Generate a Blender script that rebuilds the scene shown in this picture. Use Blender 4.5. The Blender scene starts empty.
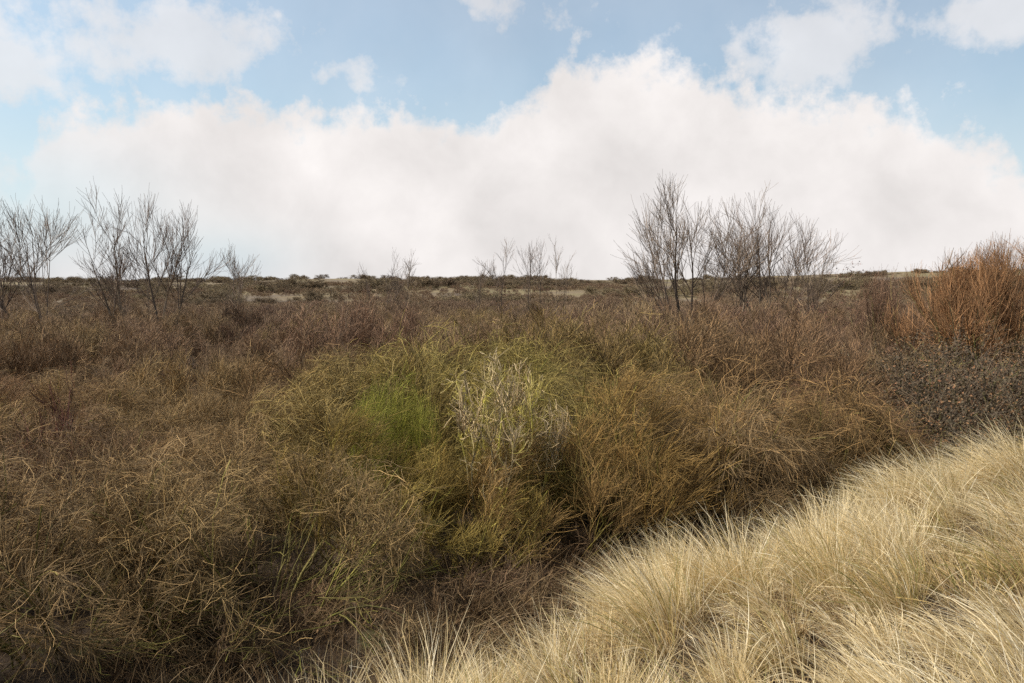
import bpy, math, random
import numpy as np
from mathutils import Vector

S = bpy.context.scene
COL = S.collection
R_ = math.radians
rng = np.random.default_rng(7)

# ------------------------------------------------------------------ camera, exposure
EYE = 4.2
F = 796.0                      # focal length in pixels of a 1024 wide frame
HOR = 280.0                    # pixel row of the true horizon
cd = bpy.data.cameras.new('camera'); cam = bpy.data.objects.new('camera', cd); COL.objects.link(cam)
cd.sensor_width = 36; cd.lens = 36 * F / 1024; cd.clip_start = 0.05; cd.clip_end = 9000
cam.location = (0, 0, EYE); cam.rotation_euler = (R_(90) - math.atan((341.5 - HOR) / F), 0, 0)
S.camera = cam
S.view_settings.view_transform = 'Standard'; S.view_settings.look = 'None'
S.view_settings.gamma = 1; S.view_settings.use_curve_mapping = False
S.view_settings.exposure = 0.42
S.cycles.use_denoising = False; S.cycles.sample_clamp_indirect = 1.0; S.cycles.sample_clamp_direct = 2.5; S.cycles.max_bounces = 5; S.cycles.diffuse_bounces = 3; S.cycles.glossy_bounces = 1
S.cycles.transmission_bounces = 2; S.cycles.transparent_max_bounces = 4
S.render.filter_size = 1.3 if hasattr(S.render, 'filter_size') else 1.5

SUN_EL, SUN_AZ = 50.0, -88.0     # degrees; azimuth from +Y towards +X (from the left)

# ------------------------------------------------------------------ node helper
class NT:
    def __init__(s, tree): s.t = tree; s.n = tree.nodes; s.l = tree.links
    def new(s, kind, **kw):
        nd = s.n.new(kind)
        for k, v in kw.items(): setattr(nd, k, v)
        return nd
    def put(s, sock, v):
        if isinstance(v, bpy.types.NodeSocket): s.l.new(v, sock)
        else: sock.default_value = v
    def m(s, op, a, b=None, c=None, clamp=False):
        nd = s.new('ShaderNodeMath', operation=op, use_clamp=clamp)
        for i, v in enumerate((a, b, c)):
            if v is not None: s.put(nd.inputs[i], v)
        return nd.outputs[0]
    def mix(s, f, a, b, mode='MIX'):
        nd = s.new('ShaderNodeMix', data_type='RGBA', blend_type=mode)
        s.put(nd.inputs[0], f)
        for i, v in ((6, a), (7, b)):
            s.put(nd.inputs[i], v if isinstance(v, bpy.types.NodeSocket) else (*v[:3], 1))
        return nd.outputs[2]
    def smooth(s, v, lo, hi, a=0.0, b=1.0):
        nd = s.new('ShaderNodeMapRange', interpolation_type='SMOOTHSTEP')
        s.put(nd.inputs[0], v)
        for i, q in zip((1, 2, 3, 4), (lo, hi, a, b)): s.put(nd.inputs[i], q)
        return nd.outputs[0]
    def noise(s, vec, scale, detail=4, rough=0.55, dist=0.0):
        nd = s.new('ShaderNodeTexNoise'); s.put(nd.inputs['Vector'], vec)
        nd.inputs['Scale'].default_value = scale; nd.inputs['Detail'].default_value = detail
        nd.inputs['Roughness'].default_value = rough; nd.inputs['Distortion'].default_value = dist
        return nd.outputs['Fac']
    def ramp(s, f, stops):
        nd = s.new('ShaderNodeValToRGB'); s.put(nd.inputs[0], f); e = nd.color_ramp.elements
        while len(e) < len(stops): e.new(0.5)
        for q, (p, c) in zip(e, stops): q.position = p; q.color = (*c, 1)
        return nd.outputs[0]

# ------------------------------------------------------------------ world: sky with cloud bank
W = bpy.data.worlds.new('World'); S.world = W; W.use_nodes = True
W.node_tree.nodes.clear(); n = NT(W.node_tree)
tc = n.new('ShaderNodeTexCoord').outputs['Generated']
sep = n.new('ShaderNodeSeparateXYZ'); n.l.new(tc, sep.inputs[0])
X, Y, Z = sep.outputs
az = n.m('ARCTAN2', X, Y); el = n.m('ARCSINE', Z)
def azel(px, py):
    a = math.atan((px - 512) / F); return a, math.atan((HOR - py) / F * math.cos(a))
sky = n.new('ShaderNodeTexSky', sky_type='NISHITA')
sky.sun_disc = False; sky.sun_elevation = R_(SUN_EL); sky.sun_rotation = R_(SUN_AZ)
sky.air_density = 1.0; sky.dust_density = 1.5; sky.ozone_density = 1.5
SKY_STRENGTH = 0.112
n1 = n.noise(tc, 9, 7, 0.6); n2 = n.noise(tc, 26, 6, 0.62); n3 = n.noise(tc, 4.0, 5, 0.55)
puff = n.m('ADD', n.m('MULTIPLY', n.m('SUBTRACT', n1, 0.5), 0.075), n.m('MULTIPLY', n.m('SUBTRACT', n2, 0.5), 0.15))
# upper edge of the bank, elevation against azimuth
edge_px = [(-250, 90), (-60, 150), (20, 165), (48, 118), (75, 104), (150, 98), (240, 92), (330, 97), (400, 112), (450, 116), (515, 102), (545, 84),
           (582, 54), (630, 50), (690, 66), (760, 88), (830, 90), (905, 94), (955, 112), (1000, 142), (1050, 168), (1200, 150)]
A0, A1, E1 = -0.9, 0.9, 0.4
fc = n.new('ShaderNodeFloatCurve'); cv = fc.mapping.curves[0]
pts = []
for px, py in edge_px:
    a, e = azel(px, py); pts.append(((a - A0) / (A1 - A0), e / E1))
pts = [(0.0, 0.45)] + [p for p in pts if 0.01 < p[0] < 0.99] + [(1.0, 0.45)]
while len(cv.points) < len(pts): cv.points.new(0.5, 0.5)
for q, p in zip(cv.points, pts): q.location = p; q.handle_type = 'AUTO_CLAMPED'
fc.mapping.update()
n.put(fc.inputs[1], n.m('DIVIDE', n.m('SUBTRACT', az, A0), A1 - A0, clamp=True))
edge = n.m('MULTIPLY', fc.outputs[0], E1)
over = n.m('ADD', n.m('SUBTRACT', edge, el), puff)
bank = n.smooth(over, -0.022, 0.044)
# the bank thins out low on the left
def blob(px, py, rx, ry):
    a, e = azel(px, py)
    q = n.m('ADD', n.m('POWER', n.m('DIVIDE', n.m('SUBTRACT', az, a), rx / F), 2), n.m('POWER', n.m('DIVIDE', n.m('SUBTRACT', el, e), ry / F), 2))
    return n.m('POWER', 2.718, n.m('MULTIPLY', q, -1))
thin = n.m('ADD', n.m('MULTIPLY', blob(10, 215, 120, 55), 0.62), n.m('MULTIPLY', blob(225, 262, 70, 30), 0.6), clamp=True)
bank = n.m('MULTIPLY', bank, n.m('SUBTRACT', 1, thin))
# wisps above the bank
wis = None
for b, k in ((blob(190, 42, 150, 46), .95), (blob(15, 62, 70, 44), .75), (blob(345, 78, 45, 26), .8), (blob(470, 5, 75, 36), .75),
             (blob(830, 42, 75, 50), 1.0), (blob(1010, 15, 70, 38), .8), (blob(860, -40, 80, 60), .5), (blob(640, 60, 60, 40), .4)):
    t = n.m('MULTIPLY', b, k); wis = t if wis is None else n.m('MAXIMUM', wis, t)
wis = n.m('MULTIPLY', n.smooth(n.m('ADD', wis, n.m('ADD', n.m('MULTIPLY', n.m('SUBTRACT', n1, 0.5), 2.1), n.m('MULTIPLY', n.m('SUBTRACT', n2, 0.5), 1.1))), 0.12, 0.80), 0.72)
# the rest of the dome: broken cloud
dome = n.m('MULTIPLY', n.smooth(n3, 0.40, 0.62), n.smooth(el, 0.36, 0.6), clamp=True)
behind = n.m('MULTIPLY', n.smooth(Y, 0.3, -0.2), n.smooth(n3, 0.36, 0.6), clamp=True)
mask = n.m('MAXIMUM', n.m('MAXIMUM', bank, wis), n.m('MAXIMUM', dome, behind))
mask = n.m('MAXIMUM', mask, n.m('ADD', 0.12, n.m('MULTIPLY', n3, 0.3)))    # thin high veil
shade = n.noise(tc, 7.0, 6, 0.52, 0.15)
lit = n.smooth(over, 0.0, 0.16, 0.06, 0.0)
body = n.m('ADD', n.m('MULTIPLY', n.m('SUBTRACT', shade, 0.5), 0.58), n.m('ADD', lit, 0.80))
body = n.m('MULTIPLY', body, 0.785)
body = n.m('MULTIPLY', body, n.smooth(el, 0.38, 0.75, 1.0, 0.7)); body = n.m('MULTIPLY', body, n.smooth(Y, 0.3, -0.3, 1.0, 0.65))    # unseen cloud overhead and behind, dimmed to weaken the ambient light
cc = n.new('ShaderNodeCombineColor')
n.put(cc.inputs[0], n.m('MULTIPLY', body, 1.0)); n.put(cc.inputs[1], n.m('MULTIPLY', body, 0.955)); n.put(cc.inputs[2], n.m('MULTIPLY', body, 0.935))
bg_sky = n.new('ShaderNodeBackground'); bg_sky.inputs[1].default_value = SKY_STRENGTH; 
skc = n.mix(1.0, sky.outputs[0], (0.90, 1.06, 1.01), 'MULTIPLY')
skc = n.mix(n.smooth(el, 0.25, 0.02, 0, .75), skc, (.465 / SKY_STRENGTH, .565 / SKY_STRENGTH, .65 / SKY_STRENGTH))
n.l.new(skc, bg_sky.inputs[0])
bg_cl = n.new('ShaderNodeBackground'); n.l.new(cc.outputs[0], bg_cl.inputs[0]); bg_cl.inputs[1].default_value = 1.0
mx = n.new('ShaderNodeMixShader'); n.put(mx.inputs[0], mask); n.l.new(bg_sky.outputs[0], mx.inputs[1]); n.l.new(bg_cl.outputs[0], mx.inputs[2])
n.l.new(mx.outputs[0], n.new('ShaderNodeOutputWorld').inputs[0])

# ------------------------------------------------------------------ sun behind thin cloud
sl = bpy.data.lights.new('sun', 'SUN'); sl.energy = 5.0; sl.angle = R_(6); sl.color = (1.0, 0.93, 0.83)
so = bpy.data.objects.new('sun', sl); COL.objects.link(so)
sd = Vector((math.sin(R_(SUN_AZ)) * math.cos(R_(SUN_EL)), math.cos(R_(SUN_AZ)) * math.cos(R_(SUN_EL)), math.sin(R_(SUN_EL))))
so.rotation_euler = sd.to_track_quat('Z', 'Y').to_euler(); so.location = (-20, -20, 40)

# ------------------------------------------------------------------ small tools
def sst(x, a, b):
    t = np.clip((np.asarray(x, float) - a) / (b - a), 0, 1); return t * t * (3 - 2 * t)
def vnoise(x, y, s, seed):
    r = np.random.default_rng(seed); T = r.random((64, 64))
    x = np.asarray(x, float) / s; y = np.asarray(y, float) / s
    i = np.floor(x).astype(int); j = np.floor(y).astype(int); u = x - i; v = y - j
    u = u * u * (3 - 2 * u); v = v * v * (3 - 2 * v)
    g = lambda a, b: T[a % 64, b % 64]
    return (g(i, j) * (1 - u) + g(i + 1, j) * u) * (1 - v) + (g(i, j + 1) * (1 - u) + g(i + 1, j + 1) * u) * v - 0.5
def dune_d(x, y): return (np.asarray(x, float) + 1.5) * .58 - (np.asarray(y, float) - 6.1) * .815
def ground(x, y):
    x = np.asarray(x, float); y = np.asarray(y, float); d = dune_d(x, y)
    z = 0.25 * sst(y, 14, 45)
    dz = 1.5 * sst(d, -0.6, 2.2) + 0.13 * np.clip(d - 1.8, 0, 8) + .105 * np.clip(x - 1, 0, 9) * sst(d, 0, 2)
    dz = dz + (0.36 * vnoise(x, y, 1.3, 3) + 0.16 * vnoise(x, y, 0.7, 4)) * sst(d, 0, 2)
    z = z + dz * (1 - sst(y, 16, 26)) * 1.0
    for hx, hy, hh, hr in ((2.9, 7.3, .12, .6), (1.2, 6.6, .16, .5), (2.0, 7.2, -.25, .5), (.2, 6.4, -.12, .5)):
        z = z + hh * np.exp(-((x - hx) ** 2 + (y - hy) ** 2) / hr ** 2)
    z = z + vnoise(x, y, 3.1, 5) * 0.15
    far = sst(y, 60, 330)
    ridge = 3.3 + 4.0 * sst(x, 80, 190) + 1.2 * vnoise(x, y * 0.2, 34, 11) + 1.0 * vnoise(x, y * .3, 13, 12)
    z = z + far * ridge + sst(y, 55, 90) * (1.3 * vnoise(x, y, 40, 13) + 0.5 * vnoise(x, y, 12, 14))
    z = z - 4 * sst(y, 380, 700)
    return z
def px_x(px, D): return (px - 512) / F * D
def px_z(py, D): return EYE + (HOR - py) / F * D

def norm(v): return v / np.maximum(np.linalg.norm(v, axis=-1, keepdims=True), 1e-9)
def tag(o, label=None, cat=None, group=None, kind=None):
    if label: o['label'] = label
    if cat: o['category'] = cat
    if group: o['group'] = group
    if kind: o['kind'] = kind
    return o
def empty(name, loc, rz=0, sc=1.0):
    o = bpy.data.objects.new(name, None); COL.objects.link(o); o.location = loc; o.rotation_euler = (0, 0, rz)
    o.scale = (sc, sc, sc) if not isinstance(sc, tuple) else sc; o.empty_display_size = 0.3
    return o
def link(name, me, parent=None, color=None):
    o = bpy.data.objects.new(name, me); COL.objects.link(o); o.parent = parent
    if color is not None: o.color = (*color, 1)
    return o
def raw_mesh(name, V, Q, attrs, mat):
    me = bpy.data.meshes.new(name)
    me.vertices.add(len(V)); me.vertices.foreach_set('co', np.ascontiguousarray(V, np.float32).ravel())
    k = Q.shape[1]
    me.loops.add(Q.size); me.loops.foreach_set('vertex_index', np.ascontiguousarray(Q, np.int32).ravel())
    me.polygons.add(len(Q)); me.polygons.foreach_set('loop_start', np.arange(0, Q.size, k, dtype=np.int32))
    for nm, a in attrs.items():
        at = me.attributes.new(nm, 'FLOAT', 'POINT'); at.data.foreach_set('value', np.ascontiguousarray(a, np.float32))
    me.update(calc_edges=True)
    if mat: me.materials.append(mat)
    return me
def tubes(name, strands, mat, sides=3, r=None):
    """strands: list of (P (N,K,3), R (N,K), tip) joined into one mesh of tapering tubes"""
    r = r or np.random.default_rng(1)
    Vs, Qs, rn, tp = [], [], [], []; off = 0
    for P, Rd, tip in strands:
        N, K = P.shape[:2]
        T = norm(np.gradient(P, axis=1)); ref = norm(r.normal(size=(N, 1, 3)))
        n1 = norm(np.cross(T, ref)); n2 = np.cross(T, n1)
        a = np.arange(sides) * 2 * np.pi / sides
        V = P[:, :, None] + Rd[:, :, None, None] * (np.cos(a)[None, None, :, None] * n1[:, :, None] + np.sin(a)[None, None, :, None] * n2[:, :, None])
        I = (np.arange(N * K * sides).reshape(N, K, sides)) + off; J = np.roll(I, -1, axis=2)
        Q = np.stack([I[:, :-1], J[:, :-1], J[:, 1:], I[:, 1:]], -1).reshape(-1, 4)
        Vs.append(V.reshape(-1, 3)); Qs.append(Q); off += N * K * sides
        rn.append(np.repeat(r.random(N), K * sides))
        tt = np.linspace(tip[0], tip[1], K); tp.append(np.repeat(np.tile(tt, N), sides))
    return raw_mesh(name, np.concatenate(Vs), np.concatenate(Qs), {'rnd': np.concatenate(rn), 'tip': np.concatenate(tp)}, mat)
def walk(r, P0, d, L, K, wander, bias):
    N = len(P0); P = np.empty((N, K, 3)); P[:, 0] = P0; st = (L / (K - 1))[:, None]; b = np.asarray(bias, float)
    d = norm(d)
    for k in range(1, K):
        d = norm(d + r.normal(size=(N, 3)) * wander + b / (K - 1)); P[:, k] = P[:, k - 1] + d * st
    return P
def grow(r, P, Rd, nch, tlo, thi, ang, L, K, wander, bias, rs, rtip, lv=0.35):
    N, K0 = P.shape[:2]
    t = r.uniform(tlo, thi, (N, nch)); f = t * (K0 - 1); i = np.clip(f.astype(int), 0, K0 - 2); f = f - i; a = np.arange(N)[:, None]
    pos = P[a, i] * (1 - f)[..., None] + P[a, i + 1] * f[..., None]
    tan = norm(P[a, i + 1] - P[a, i]); rad = Rd[a, i] * (1 - f) + Rd[a, i + 1] * f
    v = r.normal(size=tan.shape); perp = norm(v - (v * tan).sum(-1, keepdims=True) * tan)
    an = r.normal(ang, 0.22, (N, nch))[..., None]
    d = np.cos(an) * tan + np.sin(an) * perp
    Ln = L * (1 + r.uniform(-lv, lv, (N, nch))) * (1.15 - 0.5 * t)
    PP = walk(r, pos.reshape(-1, 3), d.reshape(-1, 3), Ln.ravel(), K, wander, bias)
    r0 = np.maximum(rad.ravel() * rs, rtip)[:, None]
    RR = r0 + (rtip - r0) * np.linspace(0, 1, K)[None]
    return PP, RR

def fit(H, *ps, q=98.5):
    k = H / np.percentile(ps[-1][:, -1, 2], q)
    for p in ps: p[..., 2] *= k

def trim(A, W, H, z0=.38):
    t = A[:, -1]; e = np.sqrt((t[:, 0] ** 2 + t[:, 1] ** 2) / W ** 2 + (np.maximum(t[:, 2] - z0 * H, 0) / (H * (1 - z0))) ** 2)
    f = np.minimum(1, 1.0 / np.maximum(e, .1))[:, None, None]; return A[:, :1] + (A - A[:, :1]) * f
def dome(r, W, H, P, Rd, lim=1.0, soft=.14, z0=.38):
    t = P[:, -1]; e = (t[:, 0] ** 2 + t[:, 1] ** 2) / W ** 2 + (np.maximum(t[:, 2] - z0 * H, 0) / (H * (1 - z0))) ** 2
    k = e < lim + r.normal(0, soft, len(P)); return P[k], Rd[k]

# ------------------------------------------------------------------ materials
def mat_new(name):
    m = bpy.data.materials.new(name); m.use_nodes = True; m.node_tree.nodes.clear(); return m, NT(m.node_tree)
def finish(k, col, rough=0.85, transl=0.0):
    b = k.new('ShaderNodeBsdfPrincipled'); k.put(b.inputs['Base Color'], col); b.inputs['Roughness'].default_value = rough
    b.inputs['Specular IOR Level'].default_value = 0.25
    out = k.new('ShaderNodeOutputMaterial'); sh = b.outputs[0]
    if transl:
        t = k.new('ShaderNodeBsdfTranslucent'); k.put(t.inputs[0], col)
        x = k.new('ShaderNodeMixShader'); x.inputs[0].default_value = transl
        k.l.new(sh, x.inputs[1]); k.l.new(t.outputs[0], x.inputs[2]); sh = x.outputs[0]
    k.l.new(sh, out.inputs[0])
def attr(k, nm): return k.new('ShaderNodeAttribute', attribute_name=nm).outputs['Fac']
def twig_mat(name, base=None, spread=((0, (.28, .28, .28)), (.5, (.78, .78, .78)), (.86, (1.42, 1.38, 1.3)), (1, (2.1, 2.0, 1.85))), tipc=None, tipk=0.0, lichen=None, lk=0.0, transl=0.0):
    m, k = mat_new(name)
    oi = k.new('ShaderNodeObjectInfo')
    c = oi.outputs['Color'] if base is None else (*base, 1)
    rn = attr(k, 'rnd')
    c = k.mix(1.0, k.ramp(rn, spread), c, 'MULTIPLY')
    if tipc: c = k.mix(k.m('MULTIPLY', k.smooth(attr(k, 'tip'), 0.55, 1.0), tipk), c, tipc)
    if lichen:
        pos = k.new('ShaderNodeNewGeometry').outputs['Position']
        f = k.m('MULTIPLY', k.smooth(k.noise(pos, 2.2, 3), 0.45, 0.62), lk)
        c = k.mix(f, c, lichen)
    hs = k.new('ShaderNodeHueSaturation'); k.put(hs.inputs['Color'], c)
    k.put(hs.inputs['Value'], k.m('ADD', 0.8, k.m('MULTIPLY', oi.outputs['Random'], 0.4)))
    k.put(hs.inputs['Hue'], k.m('ADD', 0.488, k.m('MULTIPLY', oi.outputs['Random'], 0.024)))
    finish(k, hs.outputs[0], 0.8, transl)
    return m
M_TWIG = twig_mat('thin_twigs')
M_STEM = twig_mat('shrub_stems', lichen=(.20, .20, .035), lk=0.6)
M_TREE = twig_mat('bare_tree_bark', base=(.19, .145, .105))
M_TREET = twig_mat('bare_tree_twigs', base=(.21, .155, .12))
M_WILLOW = twig_mat('orange_willow_shoots', base=(.34, .19, .095))
M_WILLOWB = twig_mat('willow_limbs', base=(.17, .14, .06))
M_FAR = twig_mat('distant_scrub', base=(.25, .175, .115), transl=0)
M_FARG = twig_mat('distant_dark_scrub', base=(.19, .145, .09))
M_LEAF = twig_mat('bramble_leaves', base=(.10, .077, .048), spread=((0, (.5, .5, .5)), (.6, (1.0, 1.0, 1.0)), (.85, (1.7, 1.2, .9)), (1, (2.4, 1.5, 1.2))))
M_RUST = twig_mat('withered_leaves', base=(.15, .075, .05))

def grass_mat(name, stops, transl=0.25, two=None):
    m, k = mat_new(name)
    c = k.ramp(attr(k, 'rnd'), stops)
    if two:
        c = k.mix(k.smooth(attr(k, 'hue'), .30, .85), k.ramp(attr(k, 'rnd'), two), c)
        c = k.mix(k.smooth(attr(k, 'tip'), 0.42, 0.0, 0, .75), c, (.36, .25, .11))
    finish(k, c, 0.6, transl); return m
PALE = ((0, (.32, .26, .10)), (.12, (.60, .46, .22)), (.45, (.85, .70, .43)), (.85, (.92, .81, .56)), (1, (.94, .86, .67)))
GOLD = ((0, (.17, .19, .05)), (.18, (.30, .29, .09)), (.3, (.36, .27, .10)), (.6, (.56, .39, .15)), (.9, (.72, .54, .27)), (1, (.80, .66, .40)))
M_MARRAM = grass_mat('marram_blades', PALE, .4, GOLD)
M_THATCH = grass_mat('dead_thatch', ((0, (.10, .06, .03)), (.5, (.22, .14, .065)), (1, (.45, .33, .18))), .15)
M_DRY = grass_mat('dry_brown_blades', ((0, (.11, .065, .03)), (.5, (.23, .15, .075)), (.9, (.38, .26, .14)), (1, (.52, .40, .24))), 0.2)
M_GREEN = grass_mat('short_green_blades', ((0, (.07, .10, .025)), (.6, (.12, .16, .04)), (1, (.2, .22, .07))), 0.25)

m, k = mat_new('ground_litter')
pos = k.new('ShaderNodeNewGeometry').outputs['Position']
sp = k.new('ShaderNodeSeparateXYZ'); k.l.new(pos, sp.inputs[0])
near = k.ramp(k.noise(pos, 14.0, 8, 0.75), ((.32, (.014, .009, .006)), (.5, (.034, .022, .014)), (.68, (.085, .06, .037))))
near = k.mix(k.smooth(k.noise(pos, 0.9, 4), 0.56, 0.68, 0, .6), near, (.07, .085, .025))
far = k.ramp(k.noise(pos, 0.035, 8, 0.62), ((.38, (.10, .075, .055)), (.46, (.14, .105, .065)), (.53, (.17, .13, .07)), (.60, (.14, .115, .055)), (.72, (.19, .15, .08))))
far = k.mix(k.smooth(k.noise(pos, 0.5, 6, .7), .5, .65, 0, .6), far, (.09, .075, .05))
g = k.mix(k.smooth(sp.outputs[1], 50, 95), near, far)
finish(k, g, 0.95)
M_GROUND = m

# ------------------------------------------------------------------ ground: one sheet to the horizon
xs = np.concatenate([[-5000, -2500, -1200, -700], np.linspace(-420, -60, 70), np.linspace(-55, -13, 30), np.arange(-12, 18, .3), np.linspace(19, 60, 28), np.linspace(65, 420, 70), [700, 1200, 2500, 5000]])
ys = np.concatenate([[-3000, -800, -200, -60, -20], np.arange(-6, 26, .3), np.linspace(27, 80, 50), np.linspace(84, 420, 110), np.linspace(440, 800, 12), [1200, 2500, 5000, 8000]])
GX, GY = np.meshgrid(xs, ys); GZ = ground(GX, GY)
V = np.stack([GX, GY, GZ], -1).reshape(-1, 3); I = np.arange(V.shape[0]).reshape(GX.shape)
Q = np.stack([I[:-1, :-1], I[:-1, 1:], I[1:, 1:], I[1:, :-1]], -1).reshape(-1, 4)
tag(link('ground', raw_mesh('ground', V, Q, {}, M_GROUND)), kind='structure')

# ------------------------------------------------------------------ shrub builders
def shrub_mesh(seed, H=2.4, W=1.5, nst=14, tilt=1.0, droop=0.0, lean=(0, 0), n1=8, n2=8, n3=7, fine=0.0028, wander=0.14, up=0.25, tl=0.34, shoots=0, bare=(.08, .36), tang=.6):
    """bare shrub: lichened stems and a cloud of twigs, about H tall and W in radius"""
    r = np.random.default_rng(seed)
    a = r.uniform(0, 2 * np.pi, nst); q = np.sqrt(r.random(nst)) * 0.3 * W
    th = np.sqrt(r.random(nst)) * tilt
    P0 = np.stack([np.cos(a) * q, np.sin(a) * q, np.full(nst, -0.08)], -1)
    d = np.stack([np.cos(a) * np.sin(th), np.sin(a) * np.sin(th), np.cos(th)], -1)
    L = (H * np.cos(th) + W * np.sin(th)) * r.uniform(.62, .92, nst)
    lx, ly = lean
    b0 = (lx * .5, ly * .5, -droop * .5); 
    A = walk(r, P0, d, L, 7, 0.10, b0); RA = np.linspace(0.016, 0.006, 7)[None] * r.uniform(.6, 1.3, (nst, 1))
    B, RB = grow(r, A, RA, n1, .25, 1.0, .62, H * .36, 6, wander, (lx, ly, up - droop), .6, fine * 1.6)
    C, RC = grow(r, B, RB, n2, .2, 1.0, .60, H * .22, 5, wander, (lx, ly, up - droop), .7, fine)
    D, RD = grow(r, C, RC, n3, .1, 1.0, tang, tl, 4, wander * 1.1, (lx, ly, up - droop * 1.2), .8, fine * .75)
    for Z_ in (A, B, C, D): Z_[..., 2] = np.maximum(Z_[..., 2], -0.1)
    fit(H * 1.12, A, B, C, D)
    A = trim(A, W, H); B, RB = dome(r, W, H, B, RB, 1.12); C, RC = dome(r, W, H, C, RC, 1.05); D, RD = dome(r, W, H, D, RD, 1.0)
    kc = C[..., 2].mean(1) > H * r.uniform(*bare, len(C)); kd = D[..., 2].mean(1) > H * r.uniform(*bare, len(D))   # bare underneath
    C, RC, D, RD = C[kc], RC[kc], D[kd], RD[kd]
    sh = []
    if shoots:
        a = r.uniform(0, 6.28, shoots) + r.normal(0, .5, shoots); q = np.sqrt(r.random(shoots)) * .6 * W; t_ = r.uniform(.75, 1.6, shoots)
        U = walk(r, np.stack([np.cos(a) * q, np.sin(a) * q, r.uniform(0, .5, shoots)], -1), np.stack([np.cos(a) * np.sin(t_), np.sin(a) * np.sin(t_), np.cos(t_) * .8], -1), r.uniform(.7, 1.4, shoots), 7, .2, (0, 0, .1))
        RU = np.linspace(.007, .003, 7)[None] * r.uniform(.6, 1.2, (shoots, 1))
        U2, RU2 = grow(r, U, RU, 6, .2, 1, .65, .45, 5, .18, (0, 0, .1), .6, .003)
        for Z_ in (U, U2): Z_[..., 2] = np.maximum(Z_[..., 2], -.1)
        sh = [(U, RU, (0, .5)), (U2, RU2, (.3, .7))]
    st = tubes('stems', [(A, RA, (0, .3)), (B, RB, (.2, .6))] + sh, M_STEM, 4, r)
    tw = tubes('twigs', [(C, RC, (.4, .8)), (D, RD, (.6, 1))], M_TWIG, 3, r)
    return st, tw
def whole(seed, soft=.14, **kw):
    r = np.random.default_rng(seed)
    kw = dict(H=2.4, W=1.4, nst=12, tilt=.75, fine=.004, up=.5, n1=7, n2=6, n3=6, wander=.13, mat=M_TWIG, lean=(0, 0), tl=.4) | kw
    nst, H, W = kw['nst'], kw['H'], kw['W']; f = kw['fine']; lx, ly = kw['lean']
    a = r.uniform(0, 2 * np.pi, nst); q = np.sqrt(r.random(nst)) * .35 * W; th = np.sqrt(r.random(nst)) * kw['tilt']
    P0 = np.stack([np.cos(a) * q, np.sin(a) * q, np.full(nst, -.08)], -1)
    d = np.stack([np.cos(a) * np.sin(th), np.sin(a) * np.sin(th), np.cos(th)], -1)
    A = walk(r, P0, d, (H * np.cos(th) + W * np.sin(th)) * r.uniform(.6, 1.12, nst), 6, .1, (lx, ly, .2)); RA = np.linspace(.016, .006, 6)[None] * np.ones((nst, 1))
    B, RB = grow(r, A, RA, kw['n1'], .25, 1, .6, H * .34, 5, kw['wander'], (lx, ly, kw['up']), .6, f * 1.3)
    C, RC = grow(r, B, RB, kw['n2'], .2, 1, .55, H * .22, 4, kw['wander'], (lx, ly, kw['up']), .7, f)
    D, RD = grow(r, C, RC, kw['n3'], .15, 1, .5, kw['tl'], 3, kw['wander'], (lx, ly, kw['up']), .8, f * .75)
    fit(H * 1.1, A, B, C, D, q=97)
    A = trim(A, W, H); B, RB = dome(r, W, H, B, RB, 1.15); C, RC = dome(r, W, H, C, RC, 1.08); D, RD = dome(r, W, H, D, RD, 1.0, soft)
    return tubes('shrub', [(A, RA, (0, .3)), (B, RB, (.3, .6)), (C, RC, (.5, .8)), (D, RD, (.6, 1))], kw['mat'], 3, r)

TANGLE = [shrub_mesh(11 + i, H=2.5, W=1.9, nst=22, tilt=1.2, droop=.3, lean=(.08, -.05), n1=10, n2=10, n3=12, wander=.20, up=.15, fine=.0029, tl=.34, shoots=70, tang=.75, bare=((-.1, .14), (.20, .36), (.0, .3))[i]) for i in range(3)]
BROOM = [shrub_mesh(31 + i, H=2.5, W=1.65, nst=20, tilt=1.15, droop=.12, lean=(.25, -.1), n1=10, n2=10, n3=11, wander=.12, up=.3, fine=.0027, tl=.42, tang=.5, bare=(.16, .38)) for i in range(3)]
SWEEP = [shrub_mesh(51 + i, H=2.5, W=1.8, nst=20, tilt=1.15, droop=.5, lean=(.2, -.1), n1=10, n2=9, n3=11, wander=.15, up=.15, fine=.0028, tl=.44, tang=.55, bare=(.05, .3)) for i in range(2)]
UPR = [whole(71 + i, H=2.6, W=1.75, nst=16, n1=9, n2=9, n3=8, fine=.0042, lean=(.06, 0), up=.35, tilt=1.1, tl=.30, wander=.16) for i in range(4)]

BROWN, OLIVE, UMBER, RUDDY, PURP = (.243, .158, .08), (.245, .186, .06), (.212, .136, .074), (.252, .168, .096), (.236, .158, .108)
placed = []
def put_shrub(proto, x, y, H, tint, label, group=None, rz=0.0, name='bare_shrub', w=1.0, stem_tint=None):
    s = H / 2.5
    e = empty(name, (x, y, float(ground(x, y))), rz, (s * w, s * w, s))
    link('stems', proto[0], e, stem_tint or tuple(c * .9 for c in tint)); link('twigs', proto[1], e, tint)
    tag(e, label, 'shrub', group); placed.append((x, y)); return e

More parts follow.
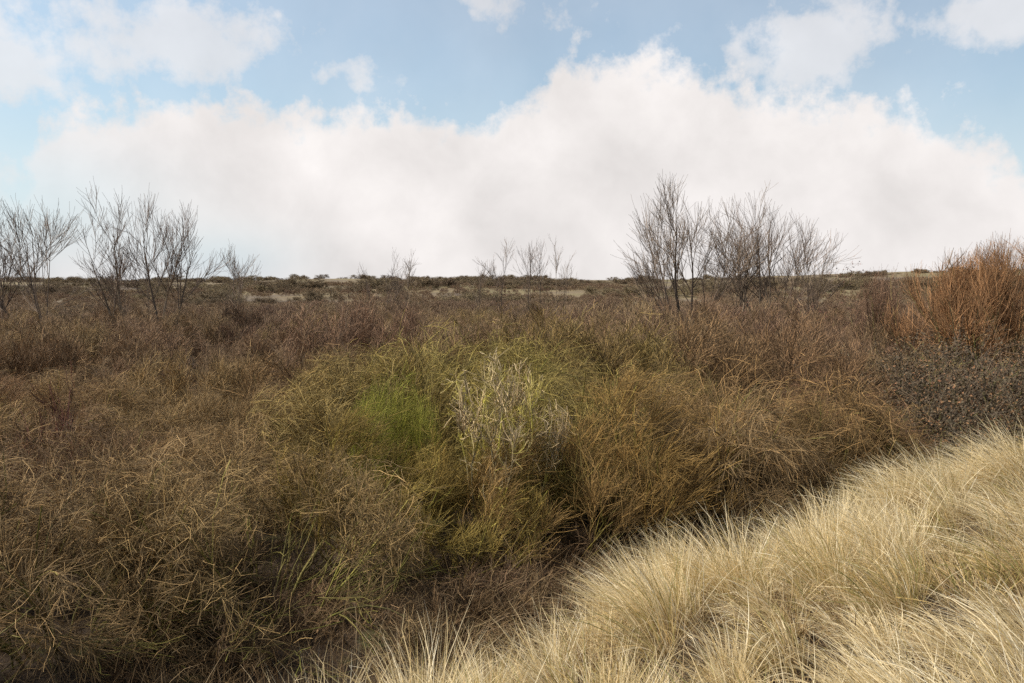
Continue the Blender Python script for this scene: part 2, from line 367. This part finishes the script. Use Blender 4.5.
# front row: shrubs one can tell apart
FR = 'shrubs along the front of the thicket'
put_shrub(TANGLE[0], -5.2, 8.9, 2.45, BROWN, 'large tangled brown bush with yellow green stems filling the bottom left corner', FR, .1, w=1.1, stem_tint=(.19, .175, .05))
put_shrub(TANGLE[1], -3.05, 9.5, 2.45, (.248, .162, .078), 'tangled brown bush with arching twigs overhanging the left side of the dark hollow', FR, .5, w=1.05, stem_tint=(.18, .155, .05))
put_shrub(TANGLE[2], -7.0, 11.4, 2.5, UMBER, 'dull brown tangled bush cut by the left edge of the picture', FR, -.3)
put_shrub(BROOM[0], -2.2, 11.7, 2.3, (.26, .195, .05), 'olive green broom-like bush above the dark hollow, below the bright green bush', FR, .1)
put_shrub(BROOM[1], -.75, 11.2, 1.95, (.275, .195, .06), 'yellowish olive fine-twigged bush below the lichened dead bush', FR, -.2)
put_shrub(BROOM[2], .75, 11.7, 2.2, (.285, .185, .068), 'sandy brown broom-like bush right of the lichened dead bush', FR, .2)
put_shrub(BROOM[0], 2.0, 12.6, 2.8, (.30, .20, .065), 'golden brown rounded bush with fine upswept twigs in the middle of the front row', FR, .45)
put_shrub(SWEEP[0], 3.3, 13.0, 2.7, UMBER, 'dark brown bush with hanging twigs behind the pale grass, next to the golden brown bush', FR, 0)
put_shrub(SWEEP[1], 4.6, 13.8, 3.0, (.25, .145, .07), 'broad brown bush with sweeping twigs over the crest of the pale grass', FR, .2)
put_shrub(SWEEP[0], 6.2, 14.9, 2.4, (.235, .14, .07), 'brown arching bush at the edge of the dark bramble mound', FR, -.4)
# the green one, the lichened dead one and the red-stemmed one
put_shrub(BROOM[2], -1.9, 12.9, 2.85, (.31, .32, .058), 'bright green fine-twigged bush left of the lichened dead bush', None, .7, 'green_shrub', w=.42, stem_tint=(.12, .14, .03))
def lichen_bush():
    r = np.random.default_rng(5)
    nst = 30; a = r.uniform(0, 6.28, nst); th = r.uniform(.03, .72, nst)
    P0 = np.stack([np.cos(a) * .25, np.sin(a) * .25, np.full(nst, -.05)], -1)
    d = np.stack([np.cos(a) * np.sin(th), np.sin(a) * np.sin(th), np.cos(th)], -1)
    A = walk(r, P0, d, r.uniform(1.6, 2.7, nst), 9, .2, (0, 0, .15)); RA = np.linspace(.017, .008, 9)[None] * np.ones((nst, 1))
    B, RB = grow(r, A, RA, 11, .55, 1, .75, .42, 6, .26, (0, -.05, .3), .7, .0055)
    C, RC = grow(r, B, RB, 9, .2, 1, .75, .24, 4, .26, (0, 0, .2), .8, .004)
    fit(3.3, A, B, C, q=98)
    A = trim(A, 1.0, 3.1, .6); B, RB = dome(r, 1.1, 3.2, B, RB, 1, .14, .6); C, RC = dome(r, 1.1, 3.25, C, RC, 1, .14, .6)
    e = empty('lichened_shrub', (-.25, 12.0, float(ground(-.25, 12.0))))
    link('stems', tubes('stems', [(A, RA, (0, .5))], twig_mat('lichened_stems', base=(.52, .44, .25), lichen=(.50, .45, .07), lk=.85), 5, r), e)
    link('twigs', tubes('twigs', [(B, RB, (.4, .8)), (C, RC, (.7, 1))], twig_mat('lichened_twigs', base=(.54, .44, .26), lichen=(.50, .45, .07), lk=.8), 4, r), e)
    tag(e, 'pale half-dead bush with bare grey branches and yellow lichen, right of the bright green bush', 'shrub')
    placed.append((-.3, 12.6))
lichen_bush()
rs = whole(91, H=3.05, W=.6, nst=7, tilt=.3, n1=8, n2=4, n3=3, fine=.0035, up=.8)
o = link('red_stemmed_shrub', rs, None, (.11, .04, .034)); o.location = (px_x(38, 11.5), 11.5, float(ground(-6.8, 11.5)))
tag(o, 'thin upright bush with dark red stems standing among brown twigs near the left edge', 'shrub')

# thicket behind the front row: each bush in view its own object
TH = 'bare bushes of the brown thicket'
TL = 'leafless twiggy bush in the dense thicket between the front row and the trees'
cand = []
y = 13.2
r2 = np.random.default_rng(23)
while y < 50:
    sp_ = 2.0 + (y - 13) * 0.03
    hw = 0.68 * y + 1.5
    for x in np.arange(-hw, hw, sp_):
        cand.append((x + r2.uniform(-.4, .4) * sp_, y + r2.uniform(-.4, .4) * sp_))
    y += sp_ * .98
N_IND = 0; rest = []
for x, y in cand:
    if dune_d(x, y) > -1.2: continue
    if any((x - a) ** 2 + (y - b) ** 2 < 1.0 for a, b in placed): continue
    if x > 8.2 and 15 < y < 22.5: continue          # bramble mound
    if x > 6.5 and y <= 15.5: continue
    hn = float(vnoise(x, y, 5.5, 41)); tn = float(vnoise(x, y, 7, 42)); t2 = float(vnoise(x, y, 3, 43))
    H = 2.65 + 1.9 * hn + r2.uniform(-.4, .4) - .25 * sst(y, 18, 42)
    H = max(H, 1.7)
    if x / y > .42 and 21 < y < 34: H = 1.3 + .4 * r2.random()
    if y < 22: tint = np.array(BROWN) + (np.array(OLIVE) - np.array(BROWN)) * np.clip(.4 + 2.2 * tn, 0, 1)
    else:      tint = np.array(RUDDY) + (np.array((.27, .185, .07)) - np.array(RUDDY)) * np.clip(.3 + 2.4 * tn, 0, 1)
    tint = tint + (np.array(PURP) - tint) * float(sst(y, 18, 40)) * np.clip(.6 + 1.4 * t2, 0, 1)
    tint = tuple(tint * (1.04 + .4 * t2))
    if N_IND >= 285: rest.append((x, y, H)); continue
    N_IND += 1
    if y < 19:
        pr = r2.choice(3)
        p = (BROOM[r2.integers(3)], SWEEP[r2.integers(2)], TANGLE[r2.integers(3)])[pr] if x > -2 else (TANGLE[r2.integers(3)], TANGLE[r2.integers(3)], BROOM[r2.integers(3)])[pr]
        e = put_shrub(p, x, y, H, tint, TL, TH, r2.uniform(-.7, .7))
    else:
        o = link('bare_shrub', UPR[r2.integers(4)], None, tint); s = H / 2.6
        o.location = (x, y, float(ground(x, y))); o.rotation_euler = (0, 0, r2.uniform(-1, 1)); o.scale = (s * 1.1, s * 1.1, s)
        tag(o, TL, 'shrub', TH)
print('individual shrubs', N_IND, 'rest', len(rest))

# ------------------------------------------------------------------ scattered far vegetation (stuff)
def scatter(name, pts, scl, srcs, seed):
    r = np.random.default_rng(seed); N = len(pts)
    me = bpy.data.meshes.new(name); me.vertices.add(N); me.vertices.foreach_set('co', np.asarray(pts, np.float32).ravel())
    a = me.attributes.new('sc', 'FLOAT_VECTOR', 'POINT'); a.data.foreach_set('vector', np.asarray(scl, np.float32).ravel())
    a = me.attributes.new('rz', 'FLOAT_VECTOR', 'POINT'); a.data.foreach_set('vector', np.stack([np.zeros(N), np.zeros(N), r.uniform(0, 6.28, N)], -1).astype(np.float32).ravel())
    a = me.attributes.new('pick', 'INT', 'POINT'); a.data.foreach_set('value', r.integers(0, len(srcs), N).astype(np.int32))
    o = link(name, me)
    t = bpy.data.node_groups.new(name, 'GeometryNodeTree')
    t.interface.new_socket('Geometry', in_out='INPUT', socket_type='NodeSocketGeometry'); t.interface.new_socket('Geometry', in_out='OUTPUT', socket_type='NodeSocketGeometry')
    gi = t.nodes.new('NodeGroupInput'); go = t.nodes.new('NodeGroupOutput'); ip = t.nodes.new('GeometryNodeInstanceOnPoints'); jn = t.nodes.new('GeometryNodeJoinGeometry')
    for s in reversed(srcs):
        q = t.nodes.new('GeometryNodeObjectInfo'); q.inputs['Object'].default_value = s; q.inputs['As Instance'].default_value = True
        t.links.new(q.outputs['Geometry'], jn.inputs[0])
    def na(nm, ty):
        q = t.nodes.new('GeometryNodeInputNamedAttribute'); q.data_type = ty; q.inputs[0].default_value = nm
        return next(s for s in q.outputs if s.enabled and s.name == 'Attribute')
    t.links.new(gi.outputs[0], ip.inputs['Points']); t.links.new(jn.outputs[0], ip.inputs['Instance'])
    ip.inputs['Pick Instance'].default_value = True
    t.links.new(na('pick', 'INT'), ip.inputs['Instance Index']); t.links.new(na('rz', 'FLOAT_VECTOR'), ip.inputs['Rotation']); t.links.new(na('sc', 'FLOAT_VECTOR'), ip.inputs['Scale'])
    t.links.new(ip.outputs[0], go.inputs[0])
    md = o.modifiers.new('scatter', 'NODES'); md.node_group = t
    return o
def src(name, me): return bpy.data.objects.new(name, me)
FARM = [src('far_shrub', whole(101 + i, H=2.6, W=2.0, nst=12, n1=7, n2=6, n3=5, fine=.009, tilt=1.0, mat=M_FAR, tl=.45)) for i in range(2)]
FARD = [src('far_bush', whole(111 + i, H=2.0, W=2.2, nst=14, n1=7, n2=6, n3=6, fine=.012, tilt=1.2, mat=M_FARG, tl=.45, wander=.3, up=.2, soft=.45)) for i in range(2)]
r3 = np.random.default_rng(77)
P_, S_ = [], []
for x, y, H in rest:
    P_.append((x, y, float(ground(x, y)))); s = H / 2.9; S_.append((s * 1.1, s * 1.1, s))
for _ in range(6000):
    y = 48 + 190 * r3.random() ** 1.15; x = r3.uniform(-.72, .72) * y
    if vnoise(x, y, 14, 51) < -.22 + .12 * sst(y, 60, 130): continue
    P_.append((x, y, float(ground(x, y)) - .05)); s = r3.uniform(.4, .8) * (1 - .3 * sst(y, 60, 100)); S_.append((s * 1.1, s * 1.1, s))
tag(scatter('thicket', P_, S_, FARM, 5), 'purplish brown leafless scrub stretching away behind the trees', 'scrub', kind='stuff')
P_, S_ = [], []
for _ in range(3000):
    y = 110 + 260 * r3.random(); x = r3.uniform(-.72, .72) * y
    if vnoise(x, y, 22, 52) + .5 * vnoise(x, y, 8, 53) < .12 - .10 * sst(y, 250, 330): continue
    P_.append((x, y, float(ground(x, y)) - .15)); s = .35 + 1.1 * r3.random() ** 2.5; S_.append((s * 1.3, s * 1.3, s))
tag(scatter('dune_scrub', P_, S_, FARD, 6), 'low dark scrub scattered over the far dune ridge', 'scrub', kind='stuff')

# ------------------------------------------------------------------ bare trees
def tree(name, label, px, D, stems, top_py, seed, tw=1.0, group=None, cat='tree', mats=(M_TREE, M_TREET), f=.0076, up=.34, lean=(0, 0), n=(8, 6, 4), br=.33, z0=None, r0=.09, ang=.62):
    """stems: list of (lean sideways, lean in depth, relative length)"""
    r = np.random.default_rng(seed); x = px_x(px, D); g0 = float(ground(x, D)); H = (px_z(top_py, D) - g0)
    k = len(stems); lx = np.array([s[0] for s in stems]); ly = np.array([s[1] for s in stems]); ln = np.array([s[2] for s in stems])
    P0 = np.stack([r.normal(0, .14, k), r.normal(0, .14, k), np.full(k, -.15)], -1)
    d = np.stack([lx, ly, np.ones(k)], -1)
    L = (H * .93 + .15) * ln
    A = walk(r, P0, d, L * .95, 12, .05, (lean[0] * .4, lean[1], .22)); RA = (np.linspace(1, .16, 12)[None] * r0 * (ln * r.uniform(.7, 1.1, k))[:, None])
    B, RB = grow(r, A, RA, n[0], .36, .98, ang * .85, H * br, 9, .055, (lean[0], 0, up), .5, f * 1.4, lv=.55)
    C, RC = grow(r, B, RB, n[1], .15, 1, .44, H * br * .62, 7, .06, (lean[0], 0, up), .6, f)
    E, RE = grow(r, C, RC, n[2], .15, 1, .34, H * br * .42 * tw, 5, .07, (lean[0], 0, up * .8), .8, f * .75)
    k_ = H / np.percentile(E[:, -1, 2], 99.3)
    for Z_ in (A, B, C, E): Z_ *= k_
    e = empty(name, (x, D, g0))
    link('trunk', tubes('trunk', [(A, RA, (0, .3)), (B, RB, (.3, .6))], mats[0], 6, r), e)
    link('crown', tubes('crown', [(C, RC, (.5, .8)), (E, RE, (.7, 1))], mats[1], 3, r), e)
    tag(e, label, cat, group); return e
GL, GC, GR = 'bare trees on the left', 'small bare trees in the middle distance', 'bare trees right of the middle'
tree('bare_tree', 'multi-stemmed bare tree leaning left at the left edge of the picture', 50, 42, [(-.6, 0, 1), (-.2, .1, .98), (.16, -.1, .9), (-.9, .1, .9)], 200, 201, group=GL)
tree('bare_tree', 'bare tree with stems cut off by the left edge of the picture', 2, 44, [(-.15, 0, 1), (.1, .1, .9), (-.3, 0, .9)], 205, 202, group=GL)
tree('bare_tree', 'tallest bare tree on the left, its single trunk leaning left', 128, 42, [(-.28, 0, 1.03), (-.5, .12, .85), (-.05, 0, .6)], 186, 203, group=GL, br=.32)
tree('bare_tree', 'bare tree with upright stems fanning right, beside the tall leaning one', 160, 42, [(-.08, 0, 1), (.14, .1, .9), (.36, 0, .85), (-.3, .05, .75)], 192, 204, group=GL)
tree('bare_sapling', 'small thin bare tree standing right of the left group', 233, 50, [(-.02, 0, 1), (.1, .1, .8)], 243, 205, group=GL, r0=.04, n=(8, 5, 4))
for i, (px, py, st, lb) in enumerate([
    (383, 250, [(-.05, 0, 1), (-.3, 0, .9), (.1, 0, .8)], 'leftmost of the small bare trees in the middle, spreading low'),
    (405, 249, [(.0, 0, 1), (-.2, 0, .9), (.14, 0, .9)], 'small bare tree with three forking stems, second from the left in the middle'),
    (474, 261, [(-.05, 0, 1), (.08, 0, .9)], 'shortest of the small bare trees in the middle, third from their left'),
    (503, 238, [(-.07, 0, 1), (.04, 0, .8)], 'slim bare tree left of the close row of three'),
    (530, 238, [(-.16, 0, 1), (.0, 0, .9)], 'slim bare tree leaning left, first of the close row of three'),
    (541, 240, [(-.05, 0, 1)], 'slim bare tree in the middle of the close row of three'),
    (557, 234, [(-.04, 0, 1), (.07, 0, .85)], 'slim bare tree at the right end of the close row of three')]):
    tree('bare_sapling', lb, px, 58 + (i % 3) * 1.5, st, py, 220 + i, group=GC, r0=.05, n=(9, 3, 3), br=.24, f=.0065, ang=.42)
tree('bare_tree', 'big bare tree with many stems, tallest of the group right of the middle', 683, 42, [(-.02, 0, 1.02), (.1, .1, .9), (-.34, 0, .84), (.44, .05, .8), (-.5, 0, .62)], 179, 241, group=GR, n=(10, 6, 5), r0=.11)
tree('bare_tree', 'bare tree with reddish twigs just right of the big many-stemmed one', 738, 45, [(.0, 0, 1), (.16, 0, .9), (-.22, 0, .72)], 188, 242, group=GR, n=(9, 5, 5), r0=.10)
tree('bare_tree', 'wide bare tree with stems fanning right, third of the group right of the middle', 766, 44, [(-.02, 0, 1), (.22, 0, .92), (.4, .1, .72), (-.2, 0, .85)], 194, 243, group=GR, n=(9, 6, 5), r0=.10)
tree('bare_tree', 'smallest bare tree of the right group, standing alone at its right end', 808, 46, [(.0, 0, 1), (.14, 0, .95), (-.14, 0, .85)], 229, 244, group=GR, r0=.055, n=(8, 6, 4))

# orange willows
def willow(label, px, D, top_py, wid, seed, nst, dens, mats=(M_WILLOWB, M_WILLOW)):
    r = np.random.default_rng(seed); x = px_x(px, D); g0 = float(ground(x, D)); H = px_z(top_py, D) - g0
    a = r.uniform(0, 6.28, nst); th = np.sqrt(r.random(nst)) * 1.15
    P0 = np.stack([np.cos(a) * .3 * wid * .3, np.sin(a) * .25, np.full(nst, -.15)], -1)
    d = np.stack([np.cos(a) * np.sin(th) * wid * .5, np.sin(a) * np.sin(th), np.cos(th)], -1)
    A = walk(r, P0, d, H * r.uniform(.45, .7, nst), 7, .12, (0, 0, .3)); RA = np.linspace(.07, .025, 7)[None] * np.ones((nst, 1))
    B, RB = grow(r, A, RA, 9, .4, 1, .75, H * .30, 6, .15, (0, 0, .3), .6, .007)
    C, RC = grow(r, B, RB, dens, .1, 1, .35, H * .22, 5, .13, (0, 0, .35), .6, .0045)
    E, RE = grow(r, C, RC, 10, .1, .95, .55, H * .12, 3, .12, (0, 0, .3), .8, .0034)
    fit(H * 1.08, A, B, C, E, q=98)
    WW = wid * 1.25; A = trim(A, WW * .85, H * .85); RA = RA * .6; B, RB = dome(r, WW, H, B, RB, 1.05); C, RC = dome(r, WW, H, C, RC, 1.0, .1); E, RE = dome(r, WW, H, E, RE, 1.0, .1)
    e = empty('orange_willow', (x, D, g0))
    link('trunk', tubes('trunk', [(A, RA, (0, .3)), (B, RB, (.3, .6))], mats[0], 6, r), e)
    link('crown', tubes('crown', [(C, RC, (.5, .8)), (E, RE, (.7, 1))], mats[1], 3, r), e)
    tag(e, label, 'tree', 'orange willows at the right edge')
willow('large orange willow with dense upright shoots, cut by the right edge of the picture', 1005, 30, 236, 2.3, 301, 20, 10)
willow('orange willow with greenish limbs, middle one of three at the right edge', 950, 31.5, 250, 2.0, 302, 15, 8)
willow('thin pale orange willow, leftmost of three at the right edge', 890, 36, 260, 1.4, 303, 8, 7, (M_WILLOWB, twig_mat('pale_willow_shoots', base=(.27, .175, .11))))
# low shrub keeping withered reddish leaves under the right-hand trees
def leafy(name, label, x, y, H, W, seed, nleaf, size, mat, twig_tint, cat='shrub', lean=(0, 0), nst=20):
    r = np.random.default_rng(seed); g0 = float(ground(x, y))
    a = r.uniform(0, 6.28, nst); th = np.sqrt(r.random(nst)) * 1.25; q = np.sqrt(r.random(nst)) * W * .5
    P0 = np.stack([np.cos(a) * q, np.sin(a) * q, np.full(nst, -.1)], -1)
    d = np.stack([np.cos(a) * np.sin(th), np.sin(a) * np.sin(th), np.cos(th)], -1)
    A = walk(r, P0, d, H * r.uniform(.6, 1.0, nst), 8, .14, (0, 0, -.35)); RA = np.linspace(.014, .006, 8)[None] * np.ones((nst, 1))
    B, RB = grow(r, A, RA, 9, .2, 1, .7, H * .42, 6, .2, (0, 0, -.15), .6, .005)
    C, RC = grow(r, B, RB, 6, .2, 1, .6, H * .2, 5, .2, (0, 0, .1), .7, .0035)
    for Z_ in (A, B, C): Z_[..., 2] = np.maximum(Z_[..., 2], -.1)
    e = empty(name, (x, y, g0))
    link('stems', tubes('stems', [(A, RA, (0, .3)), (B, RB, (.3, .6))], M_STEM, 4, r), e, twig_tint)
    link('twigs', tubes('twigs', [(C, RC, (.5, 1))], M_TWIG, 3, r), e, twig_tint)
    PT = np.concatenate([B.reshape(-1, 3), C.reshape(-1, 3)]); pk = PT[r.integers(0, len(PT), nleaf)] + r.normal(0, .05, (nleaf, 3))
    u = norm(r.normal(size=(nleaf, 3))); v = norm(np.cross(u, r.normal(size=(nleaf, 3)))); w = np.cross(u, v); s = size * r.uniform(.6, 1.3, (nleaf, 1))
    LV = np.stack([pk - u * s, pk + v * s * .5 + w * s * .15, pk + u * s, pk - v * s * .5 + w * s * .15], 1).reshape(-1, 3)
    me = raw_mesh('leaves', LV, np.arange(nleaf * 4).reshape(-1, 4), {'rnd': np.repeat(r.random(nleaf), 4), 'tip': np.ones(nleaf * 4)}, mat)
    lo = link('leaves', me, e); lo['kind'] = 'stuff'
    return tag(e, label, cat)
leafy('withered_shrub', 'low dark bush with withered reddish leaves under the right-hand bare trees', px_x(806, 38), 38, 4.0, 2.4, 311, 5000, .05, M_RUST, (.12, .075, .06), nst=24)
for i, (x, y, H, lb) in enumerate([(9.8, 17.2, 2.3, 'dark brown bramble mound nearest the pale grass crest'), (11.6, 18.4, 2.8, 'dark bramble mound cut by the right edge of the picture'),
                                   (10.6, 19.8, 2.8, 'dark bramble mound with grey twigs on the side of the brown bushes'), (12.8, 21.4, 3.1, 'dark bramble mound right below the large orange willow')]):
    o = leafy('bramble_bush', lb, x, y, H, 3.0, 320 + i, 22000, .034, M_LEAF, (.15, .11, .08), 'bramble', nst=60); o['group'] = 'dark bramble mounds'

# ------------------------------------------------------------------ grasses
def blades(name, base, dirs, L, width, bend, mat, r, K=6, hue=None, kink=.3):
    """tapering blades; bend = (N,3) pull of the tips"""
    N = len(base); P = np.empty((N, K, 3)); P[:, 0] = base; d = norm(dirs); st = (L / (K - 1))[:, None]
    for k_ in range(1, K):
        P[:, k_] = P[:, k_ - 1] + d * st; d = norm(d + bend / (K - 1) * (0.5 + k_ / K) + r.normal(0, .03, (N, 3)))
        j = (r.random(N) < kink / 3) & (k_ >= 2); d[j] = norm(d[j] + r.normal(0, .7, (int(j.sum()), 3)) - np.array([0, 0, .5]))   # broken blades
    T = norm(np.gradient(P, axis=1)); sd_ = norm(np.cross(T, norm(r.normal(size=(N, 1, 3)))))
    w = width[:, None] * np.array([.8, 1, .95, .8, .5, .08])[None, :K]
    V = np.stack([P - sd_ * w[..., None], P + sd_ * w[..., None]], 2).reshape(-1, 3)
    I = np.arange(N * K * 2).reshape(N, K, 2)
    Q = np.stack([I[:, :-1, 0], I[:, :-1, 1], I[:, 1:, 1], I[:, 1:, 0]], -1).reshape(-1, 4)
    return raw_mesh(name, V, Q, {'rnd': np.repeat(r.random(N), K * 2), 'hue': np.repeat(hue if hue is not None else r.random(N), K * 2), 'tip': np.repeat(np.tile(np.linspace(0, 1, K), N), 2)}, mat)
def tussocks(r, cx, cy, cnt, rad, Lm, wind=None):
    """fountains of blades: upright at the tight base, arching outwards and downwind"""
    N = int(cnt.sum()); M = len(cx); idx = np.repeat(np.arange(M), cnt)
    a = r.uniform(0, 6.28, N); q = np.sqrt(r.random(N)) * rad[idx]
    bx = cx[idx] + np.cos(a) * q; by = cy[idx] + np.sin(a) * q
    base = np.stack([bx, by, ground(bx, by) - .02], -1)
    sp_ = np.abs(r.normal(.0, .46, N)) + .04
    tl = r.normal(0, .26, (M, 2)); wd = (.2 + .16 * np.clip(cx, 0, 5) + .8 * vnoise(cx, cy, 1.3, 66)) if wind is None else wind
    wx = -np.maximum(wd, .05)[idx]; t0, t1 = tl[idx, 0], tl[idx, 1]
    d = np.stack([np.cos(a) * sp_ + t0 + .45 * wx, np.sin(a) * sp_ + t1 - .12 * wx, np.ones(N)], -1)
    wv = r.uniform(.4, 1.6, N)
    bend = np.stack([(1.0 * wx + .35 * np.cos(a)) * wv + r.normal(0, .34, N), (-.3 * wx + .35 * np.sin(a)) * wv + r.normal(0, .34, N), -.55 * wv * (.5 + sp_)], -1)
    L = Lm[idx] * r.uniform(.45, 1.15, N)
    hue = np.clip((.70 + .9 * vnoise(cx, cy, 1.1, 67) + r.normal(0, .24, M))[idx] + r.normal(0, .2, N), 0, 1)
    return base, d, L, bend, hue
r4 = np.random.default_rng(99)
cx, cy = [], []
for gx in np.arange(-5, 14, .42):
    for gy in np.arange(1.6, 14, .42):
        x = gx + r4.uniform(-.26, .26); y = gy + r4.uniform(-.26, .26); d_ = float(dune_d(x, y)) + 1.3 * float(vnoise(x, y, 1.0, 61)) - 1.3 * float(sst(-x / y, .13, .26))
        if abs(x) > .78 * y + .8 or d_ < .3: continue
        if d_ < 1.0 and r4.random() > (d_ + .1) / 1.0: continue
        if vnoise(x, y, .8, 68) < -.22: continue
        cx.append(x); cy.append(y)
cx, cy = np.array(cx), np.array(cy); print('tussocks', len(cx))
ln = .60 * (1 + .7 * vnoise(cx, cy, .9, 62)) * r4.uniform(.55, 1.25, len(cx))
cnt = (r4.uniform(130, 360, len(cx)) * np.where(np.hypot(cx, cy) < 6, 1.2, 1)).astype(int)
b, d, L, bd, hue = tussocks(r4, cx, cy, cnt, r4.uniform(.07, .17, len(cx)), ln)
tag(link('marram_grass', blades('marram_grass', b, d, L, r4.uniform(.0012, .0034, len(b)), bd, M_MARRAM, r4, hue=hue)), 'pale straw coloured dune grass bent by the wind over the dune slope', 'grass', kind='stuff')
# low thatch of dead blades between the tussocks
tx, ty = r4.uniform(-4, 10, 90000), r4.uniform(2, 13, 90000); ok = (np.abs(tx) < .74 * ty + .5) & (dune_d(tx, ty) + .5 * vnoise(tx, ty, 1.0, 61) - 1.3 * sst(-tx / ty, .13, .26) > .35); tx, ty = tx[ok][:38000], ty[ok][:38000]; N = len(tx)
a = r4.uniform(0, 6.28, N); s_ = r4.uniform(.4, 2.2, N)
tag(link('grass_thatch', blades('grass_thatch', np.stack([tx, ty, ground(tx, ty) - .01], -1), np.stack([np.cos(a) * s_ - .5, np.sin(a) * s_, np.ones(N)], -1), r4.uniform(.15, .5, N), r4.uniform(.001, .0028, N),
    np.stack([r4.normal(-.3, .5, N), r4.normal(0, .5, N), r4.uniform(-1.2, 0, N)], -1), M_THATCH, r4)), 'dead golden brown blades matted between the tussocks of dune grass', 'grass', kind='stuff')
# tussocks that stand out of the rest
for i, (x, y, nb, rd, Lm, lb) in enumerate([
    (1.15, 6.5, 1400, .26, .8, 'large pale tussock fanning left at the slope foot, below the golden brown bush'),
    (2.75, 7.2, 1500, .3, .8, 'tall pale tussock with a feathery crest bent left, highest on the edge of the slope'),
    (1.75, 6.3, 1100, .18, .85, 'upright pale tussock between the fanning one and the feathery crested one'),
    (4.3, 8.1, 1400, .26, .85, 'pale tussock on the grass crest in front of the broad brown bush'),
    (-.75, 6.2, 700, .18, .7, 'thin straw tussock at the left end of the pale grass, beside the dark hollow'),
    (5.6, 8.9, 1300, .28, .8, 'pale tussock on the grass crest by the right edge of the picture')]):
    z = float(ground(x, y)); b, d, L, bd, hue = tussocks(r4, np.array([x]), np.array([y]), np.array([nb]), np.array([rd]), np.array([Lm]), np.array([.6 + .06 * max(x, 0)])); hue = hue * .4 + .55
    b = b - np.array([x, y, z])
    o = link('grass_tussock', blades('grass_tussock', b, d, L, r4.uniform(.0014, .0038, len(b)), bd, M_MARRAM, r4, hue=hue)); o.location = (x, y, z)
    tag(o, lb, 'tussock', 'tussocks that stand out of the dune grass')
# dry brown grass at the foot of the thicket
def strip(n_, dlo, dhi, xl, xh, seed, dens=None):
    r = np.random.default_rng(seed); o_ = []
    while len(o_) < n_:
        x = r.uniform(xl, xh); d_ = r.uniform(dlo, dhi); y = 6.1 + ((x + 1.5) * .58 - d_) / .815
        if dens and vnoise(x, y, .8, 71) < r.uniform(-.6, .2): continue
        o_.append((x, y))
    return np.array(o_), r
p, r5 = strip(9000, -6.2, 0.9, -7.5, 7.5, 401, True); N = len(p)
base = np.stack([p[:, 0], p[:, 1], ground(p[:, 0], p[:, 1]) - .01], -1); a = r5.uniform(0, 6.28, N); s_ = r5.uniform(.2, 1.3, N)
d = np.stack([np.cos(a) * s_, np.sin(a) * s_, np.ones(N)], -1); bd = np.stack([r5.normal(-.2, .6, N), r5.normal(-.2, .6, N), r5.uniform(-1.6, -.2, N)], -1)
tag(link('dry_grass', blades('dry_grass', base, d, r5.uniform(.25, 1.0, N), r5.uniform(.0012, .0030, N), bd, M_DRY, r5)), 'dry brown grass matted at the foot of the thicket', 'grass', kind='stuff')
UND = [whole(131 + i, H=.9, W=.8, nst=14, n1=7, n2=6, n3=4, fine=.0028, tilt=1.2, up=.1, wander=.25, tl=.2, soft=.4) for i in range(3)]
r6 = np.random.default_rng(88)
for i in range(15):
    y = r6.uniform(7.9, 11.2); x = px_x(r6.uniform(120, 600), y)
    if dune_d(x, y) > -.2: continue
    o = link('dead_bush', UND[i % 3], None, tuple(np.array((.175, .115, .062)) * r6.uniform(.7, 1.25))); sc_ = r6.uniform(.6, 1.1)
    o.location = (x, y, float(ground(x, y))); o.rotation_euler = (0, 0, r6.uniform(0, 6)); o.scale = (sc_ * 1.2, sc_ * 1.2, sc_)
    tag(o, 'low tangle of dead reddish brown stems on the dark ground before the thicket', 'shrub', 'dead tangles at the foot of the thicket')
for nm, n_, lo, hi, xl, xh, l0, l1, ld, sd_, lb in (('dry_grass', 2500, -4.6, .1, -4.2, .3, .25, .85, (0, 0), 403, 'reddish brown dead grass in front of the dark hollow at the bottom of the picture'),
        ('tall_dry_grass', 2200, -2.4, -.1, -.9, 4.2, .7, 1.5, (.5, -.15), 404, 'long dry brown stems leaning between the bushes and the pale tussocks')):
    p, r5 = strip(n_, lo, hi, xl, xh, sd_); N = len(p)
    base = np.stack([p[:, 0], p[:, 1], ground(p[:, 0], p[:, 1]) - .01], -1); a = r5.uniform(0, 6.28, N); s_ = r5.uniform(.1, 1.0, N)
    d = np.stack([np.cos(a) * s_ + ld[0], np.sin(a) * s_ + ld[1], np.ones(N)], -1); bd = np.stack([r5.normal(ld[0], .5, N), r5.normal(ld[1], .5, N), r5.uniform(-1.8, -.2, N)], -1)
    tag(link(nm, blades(nm, base, d, r5.uniform(l0, l1, N), r5.uniform(.0014, .0032, N), bd, M_DRY, r5)), lb, 'grass', kind='stuff')
p, r5 = strip(8000, -1.2, .9, -3.5, 7, 402, True); N = len(p)
base = np.stack([p[:, 0], p[:, 1], ground(p[:, 0], p[:, 1]) - .01], -1); a = r5.uniform(0, 6.28, N)
d = np.stack([np.cos(a) * .5, np.sin(a) * .5, np.ones(N)], -1); bd = r5.normal(0, .4, (N, 3))
tag(link('green_grass', blades('green_grass', base, d, r5.uniform(.08, .25, N), r5.uniform(.0015, .003, N), bd, M_GREEN, r5)), 'short green grass between the pale tussocks and the thicket', 'grass', kind='stuff')
